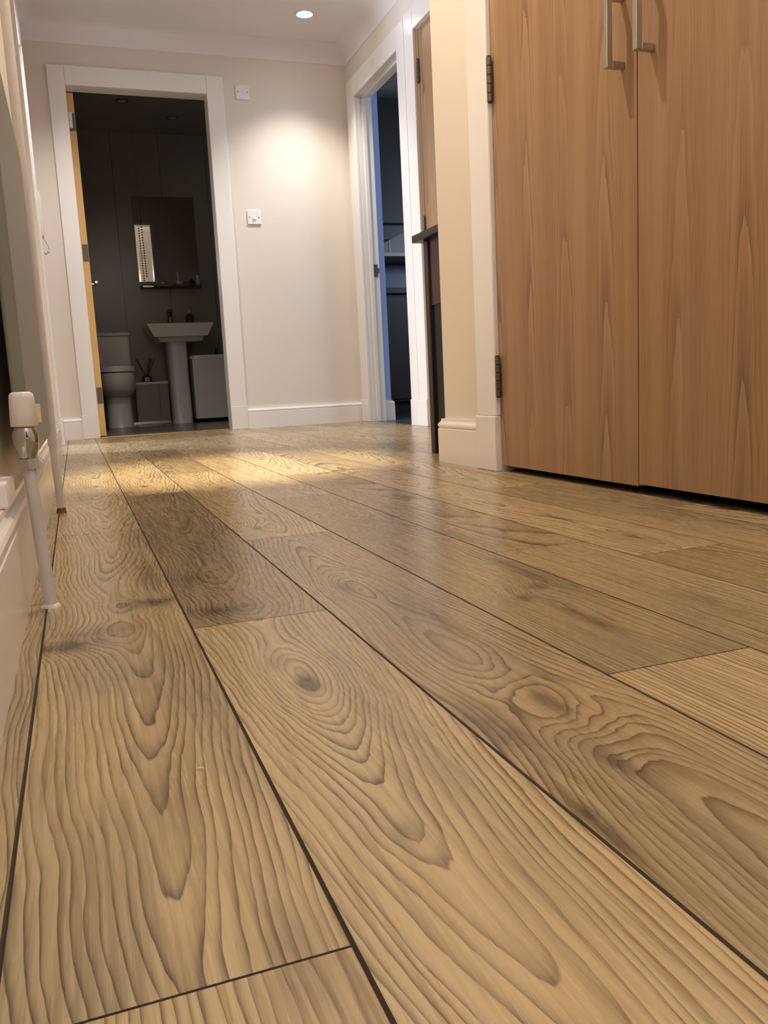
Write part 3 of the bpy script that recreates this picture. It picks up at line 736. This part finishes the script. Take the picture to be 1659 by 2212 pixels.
# basin
bs = thing('wash_basin', 'white angular pedestal wash basin below the mirror', 'basin', (0.86, 7.35, 0))
def rr(bm, secs): loft(bm, secs, 48)
cxb = 0.868
def frustum(bm, secs):
    rings = [[bm.verts.new((cx + a * rx, cy + b_ * ry, z)) for a, b_ in ((-1, -1), (1, -1), (1, 1), (-1, 1))] for cx, cy, z, rx, ry in secs]
    for p, q in zip(rings, rings[1:]):
        for k in range(4): bm.faces.new((p[k], p[(k + 1) % 4], q[(k + 1) % 4], q[k]))
    bm.faces.new(rings[0][::-1]); bm.faces.new(rings[-1])
bm = nb()
frustum(bm, [(cxb, 7.385, 0.667, 0.165, 0.21), (cxb, 7.375, 0.706, 0.186, 0.222), (cxb, 7.355, 0.7065, 0.213, 0.238), (cxb, 7.35, 0.803, 0.264, 0.245), (cxb, 7.35, 0.812, 0.264, 0.245), (cxb, 7.32, 0.812, 0.24, 0.185), (cxb, 7.32, 0.75, 0.19, 0.14)])
obj('bowl', bm, M_CERAMIC, bs, bevel=0.007, seg=3)
bm = nb(); loft(bm, [(0.848, 7.36, 0, 0.085, 0.14, 4), (0.848, 7.36, 0.02, 0.082, 0.137, 4), (0.845, 7.36, 0.40, 0.079, 0.13, 4), (0.845, 7.36, 0.667, 0.084, 0.135, 4)], 40); obj('pedestal', bm, M_CERAMIC, bs, smooth=True)
# tap
tp = thing('mixer_tap', 'dark chrome mixer tap at the back of the wash basin', 'tap', (0.838, 7.56, 0.812))
bm = nb(); loft(bm, [(0.838, 7.555, 0.8125, 0.024, 0.024, 2), (0.838, 7.555, 0.82, 0.021, 0.021, 2), (0.838, 7.555, 0.93, 0.019, 0.019, 2)], 20)
tube(bm, [(0.838, 7.55, 0.905), (0.838, 7.50, 0.915), (0.838, 7.46, 0.905), (0.838, 7.445, 0.885)], [0.015, 0.014, 0.013, 0.012], 14); obj('body', bm, M_CHROME, tp, smooth=True)
bm = nb(); box(bm, 0.818, 0.858, 7.50, 7.575, 0.932, 0.956); obj('lever', bm, M_BLACK, tp, bevel=0.005)
sp = thing('soap_dispenser', 'round soap dispenser with chrome pump at right on the wash basin', 'soap dispenser', (1.0, 7.53, 0.812))
bm = nb(); loft(bm, [(1.0, 7.52, 0.8125, 0.034, 0.034, 2), (1.0, 7.52, 0.90, 0.034, 0.034, 2), (1.0, 7.52, 0.918, 0.016, 0.016, 2)], 24); obj('bottle', bm, M_KBASE, sp, smooth=True)
bm = nb(); tube(bm, [(1.0, 7.52, 0.918), (1.0, 7.52, 0.965)], 0.007, 12); tube(bm, [(1.0, 7.52, 0.965), (1.0, 7.48, 0.962)], 0.006, 10); obj('pump', bm, M_CHROME, sp, smooth=True)
# mirror
bm = nb(); box(bm, 0.612, 1.118, BY - 0.012, BY - 0.006, 1.196, 1.895)
mi = tag(obj('wall_mirror', bm, M_MIRROR, bevel=0.002), 'frameless rectangular mirror above the wash basin reflecting the lit hall', 'mirror')
bm = nb(); box(bm, 0.64, 1.09, BY - 0.0058, BY, 1.22, 1.87); obj('backing', bm, M_BLACK, mi)
sh = thing('glass_shelf', 'narrow dark shelf with chrome rail below the bathroom mirror', 'shelf', (0.87, 7.53, 1.15))
bm = nb(); box(bm, 0.615, 1.125, 7.48, 7.597, 1.142, 1.150); obj('board', bm, M_BLACK, sh, bevel=0.002)
bm = nb(); tube(bm, [(0.62, 7.49, 1.163), (1.12, 7.49, 1.163)], 0.003, 8)
for xx in (0.63, 1.11): tube(bm, [(xx, 7.49, 1.1502), (xx, 7.49, 1.163)], 0.003, 8)
obj('rail', bm, M_CHROME, sh, smooth=True)
bm = nb(); box(bm, 0.63, 0.715, 7.472, 7.4798, 1.139, 1.153); o = obj('shelf_edge_glint', bm, M_CHROME, sh, bevel=0.001)  # added chrome strip for the bright reflection on the shelf edge
def tumbler(x, y, z, r_, h, label, m, stick=False):
    t = thing('tumbler', label, 'tumbler', (x, y, z))
    bm = nb(); loft(bm, [(x, y, z + 0.0004, r_ * 0.9, r_ * 0.9, 2), (x, y, z + h, r_, r_, 2), (x, y, z + h, r_ * 0.88, r_ * 0.88, 2), (x, y, z + 0.006, r_ * 0.8, r_ * 0.8, 2)], 20); obj('cup', bm, m, t, smooth=True)
    if stick:
        bm = nb(); tube(bm, [(x, y, z + 0.01), (x - 0.008, y, z + 0.12)], 0.004, 8); obj('toothbrush', bm, M_SWITCH, t, smooth=True)
tumbler(0.935, 7.54, 1.150, 0.032, 0.045, 'squat grey tumbler holding a toothbrush on the bathroom shelf', M_TUMBLER, True)
tumbler(0.80, 7.54, 1.150, 0.014, 0.04, 'slim pale pot near the middle of the bathroom shelf', M_TUMBLER)
jar = thing('bottle', 'tall clear bottle at the right end of the bathroom shelf', 'bottle', (1.095, 7.54, 1.15))
bm = nb(); loft(bm, [(1.095, 7.54, 1.1504, 0.016, 0.016, 2), (1.095, 7.54, 1.205, 0.016, 0.016, 2), (1.095, 7.54, 1.215, 0.008, 0.008, 2)], 18); obj('body', bm, M_TUMBLER, jar, smooth=True)
bm = nb(); tube(bm, [(1.095, 7.54, 1.2152), (1.095, 7.54, 1.245)], 0.008, 12); obj('cap', bm, M_SWITCH, jar, smooth=True)
pp = thing('potted_plant', 'tiny dark plant in a small pot on the bathroom shelf', 'plant', (1.05, 7.54, 1.15))
bm = nb(); loft(bm, [(1.05, 7.54, 1.1504, 0.017, 0.017, 2), (1.05, 7.54, 1.178, 0.021, 0.021, 2)], 18); obj('pot', bm, M_KBASE, pp, smooth=True)
bm = nb()
for i in range(9): ball(bm, (1.05 + 0.014 * math.cos(i * 2.4), 7.54 + 0.012 * math.sin(i * 2.4), 1.190 + 0.004 * (i % 4)), 0.011, 8)
obj('leaves', bm, M_BLACK, pp, smooth=True)
# beaded pull cord
bm = nb(); 
P0, P1 = Vector((0.658, 7.45, 1.66)), Vector((0.667, 7.45, 1.225))
for i in range(22): ball(bm, P0.lerp(P1, i / 21), 0.006, 8)
tube(bm, [(0.643, 7.45, 2.3999), P0, P1], 0.0008, 6)
tag(obj('pull_cord', bm, M_BLACK, smooth=True), 'thin beaded pull cord hanging in front of the bathroom mirror', 'pull cord')
# bath
bt = thing('bathtub', 'white boxed bath at the right of the wash basin pedestal', 'bath', (1.4, 7.4, 0))
bm = nb(); box(bm, 0.945, 1.88, 7.17, 7.595, 0.03, 0.525); obj('side_panel', bm, M_CERAMIC, bt, bevel=0.004)
bm = nb(); loft(bm, [(1.41, 7.38, 0.5252, 0.475, 0.215, 10), (1.41, 7.38, 0.552, 0.475, 0.215, 10), (1.41, 7.38, 0.556, 0.40, 0.16, 5), (1.41, 7.38, 0.535, 0.38, 0.14, 5)], 48); obj('rim', bm, M_CERAMIC, bt, smooth=True)
bm = nb(); tube(bm, [(1.20, 7.50, 0.556), (1.20, 7.50, 0.60), (1.20, 7.46, 0.615)], 0.012, 12); obj('bath_tap', bm, M_BLACK, bt, smooth=True)

# ------------------------------------------------------------------ kitchen seen through the right doorway
KX = XR + TH
bm = nb(); box(bm, KX, 4.6, 3.6, 6.75, -0.02, -0.0005); box(bm, XR + 0.006, KX, K0, K1, -0.02, -0.0005); struct('floor_kitchen', bm, M_KFLOOR)
bm = nb(); box(bm, KX, 4.6, 3.6, 6.75, 2.42, 2.47); struct('ceiling_kitchen', bm, M_ROOM)
bm = nb(); box(bm, 2.0, 4.6, 6.65, 6.75, -0.02, 2.42); struct('wall_kitchen_back', bm, M_ROOM)
bm = nb(); box(bm, 4.6, 4.7, 3.5, 6.75, -0.02, 2.42); struct('wall_kitchen_right', bm, M_ROOM)
bm = nb(); box(bm, KX, 3.45, 3.5, 3.6, -0.02, 2.42); box(bm, 4.35, 4.6, 3.5, 3.6, -0.02, 2.42); box(bm, 3.45, 4.35, 3.5, 3.6, -0.02, 1.0); box(bm, 3.45, 4.35, 3.5, 3.6, 2.2, 2.42)
struct('wall_kitchen_near', bm, M_ROOM)
def window(name, x0, x1, y0, y1, z0, z1):
    bm = nb(); w = 0.05
    box(bm, x0, x1, y0, y1, z0, z0 + w); box(bm, x0, x1, y0, y1, z1 - w, z1); box(bm, x0, x1, y0, y0 + w, z0 + w, z1 - w); box(bm, x0, x1, y1 - w, y1, z0 + w, z1 - w)
    ym = (y0 + y1) / 2; box(bm, x0, x1, ym - 0.02, ym + 0.02, z0 + w, z1 - w)
    return struct(name, bm, M_GLOSS, bevel=0.004)
bm = nb()
box(bm, 3.45, 4.35, 3.52, 3.58, 1.0, 1.05); box(bm, 3.45, 4.35, 3.52, 3.58, 2.15, 2.2)
for xx in (3.45, 3.875, 4.30): box(bm, xx, xx + 0.05, 3.52, 3.58, 1.05, 2.15)
struct('window_1', bm, M_GLOSS, bevel=0.004)
# short wall nib just beyond the doorway, with skirting
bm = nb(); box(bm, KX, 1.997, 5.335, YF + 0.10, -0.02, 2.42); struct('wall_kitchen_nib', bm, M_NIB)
skirt('baseboard_kitchen', [(1.997, YF + 0.08), (1.997, 5.335), (KX + 0.001, 5.335)])
bc = thing('base_cabinet', 'dark brown kitchen base cabinet seen through the right doorway', 'cabinet', (2.65, 6.45, 0))
bm = nb(); box(bm, 2.2, 3.4, 6.27, 6.64, 0.10, 0.925); obj('body', bm, M_KBASE, bc)
bm = nb(); box(bm, 2.2, 3.4, 6.32, 6.64, 0.0, 0.0998); obj('plinth', bm, M_KTOP, bc)
for a, b_ in ((2.203, 2.597), (2.603, 2.997)):
    bm = nb(); box(bm, a, b_, 6.25, 6.2698, 0.12, 0.905); obj('door', bm, M_KBASE, bc, bevel=0.002)
bm = nb(); box(bm, 2.2, 3.4, 6.262, 6.2698, 0.908, 0.918); o = obj('light_rail', bm, M_KPANEL, bc)
bm = nb(); box(bm, 2.18, 3.42, 6.20, 6.648, 0.9255, 0.966); tag(obj('worktop', bm, M_KTOP, bevel=0.003), 'black kitchen worktop on the dark brown base cabinet', 'worktop')
bm = nb(); box(bm, 2.2, 3.4, 6.60, 6.648, 0.9665, 1.20); tag(obj('splashback', bm, M_KBLUE), 'dark blue splashback above the black worktop', 'splashback')
ks = thing('kitchen_shelf', 'pale grey open shelf unit with a panelled back above the blue splashback', 'shelf', (2.65, 6.45, 1.2))
bm = nb(); box(bm, 2.2, 3.4, 6.22, 6.648, 1.205, 1.232); obj('shelf_board', bm, M_KSHELF, ks, bevel=0.002)
bm = nb(); box(bm, 2.2, 3.4, 6.42, 6.648, 1.2325, 1.445); obj('back_panel', bm, M_KPANEL, ks)
bm = nb(); box(bm, 2.446, 2.453, 6.414, 6.4198, 1.24, 1.44); o = obj('gap_highlight', bm, M_SWITCH, ks)  # white strip painted in for the highlight along the unit gap
wc = thing('wall_cabinet', 'tall dark olive kitchen wall cabinet above the grey shelf', 'cabinet', (2.65, 6.4, 1.45))
bm = nb(); box(bm, 2.2, 3.4, 6.27, 6.648, 1.452, 2.36); obj('body', bm, M_KDARK, wc)
for a, b_ in ((2.203, 2.797), (2.803, 3.397)):
    bm = nb(); box(bm, a, b_, 6.25, 6.2698, 1.455, 2.355); obj('door', bm, M_KDARK, wc, bevel=0.002)
bm = nb(); prism(bm, [(2.21, 1.4515), (2.64, 1.4515), (2.42, 1.345), (2.21, 1.34)], 'y', 6.30, 6.412); obj('underside_wedge', bm, M_KTOP, wc)  # added black wedge shaped as the wall cabinet's dark underside

# ------------------------------------------------------------------ daylit room behind the left wall
bm = nb(); box(bm, -2.7, XL - TH, 3.0, 5.6, -0.02, -0.0005); box(bm, XL - TH, XL - 0.002, DL0, DL1, -0.02, -0.0005); struct('floor_left_room', bm, M_KFLOOR)
bm = nb(); box(bm, -2.7, XL - TH, 3.0, 5.6, 2.42, 2.47); struct('ceiling_left_room', bm, M_ROOM)
bm = nb(); box(bm, -2.7, XL - TH, 5.5, 5.6, -0.02, 2.42); struct('wall_left_room_far', bm, M_ROOM)
bm = nb(); box(bm, -2.7, XL - TH, 2.9, 3.0, -0.02, 2.42); struct('wall_left_room_near', bm, M_ROOM)
bm = nb(); box(bm, -2.8, -2.7, 3.0, 4.2, -0.02, 2.42); box(bm, -2.8, -2.7, 5.4, 5.5, -0.02, 2.42); box(bm, -2.8, -2.7, 4.2, 5.4, -0.02, 0.95); box(bm, -2.8, -2.7, 4.2, 5.4, 2.25, 2.42)
struct('wall_left_room_window', bm, M_ROOM)
window('window_2', -2.78, -2.72, 4.2, 5.4, 0.95, 2.25)

# tiny pale splinter on the boards
bm = nb(); tube(bm, [(0.052, 0.5445, 0.0012), (0.0545, 0.5448, 0.0016), (0.0575, 0.5435, 0.0012)], [0.0003, 0.0006, 0.0003], 6)
tag(obj('wood_splinter', bm, M_SPLINTER), 'tiny pale wood splinter lying on the near floor board', 'splinter')
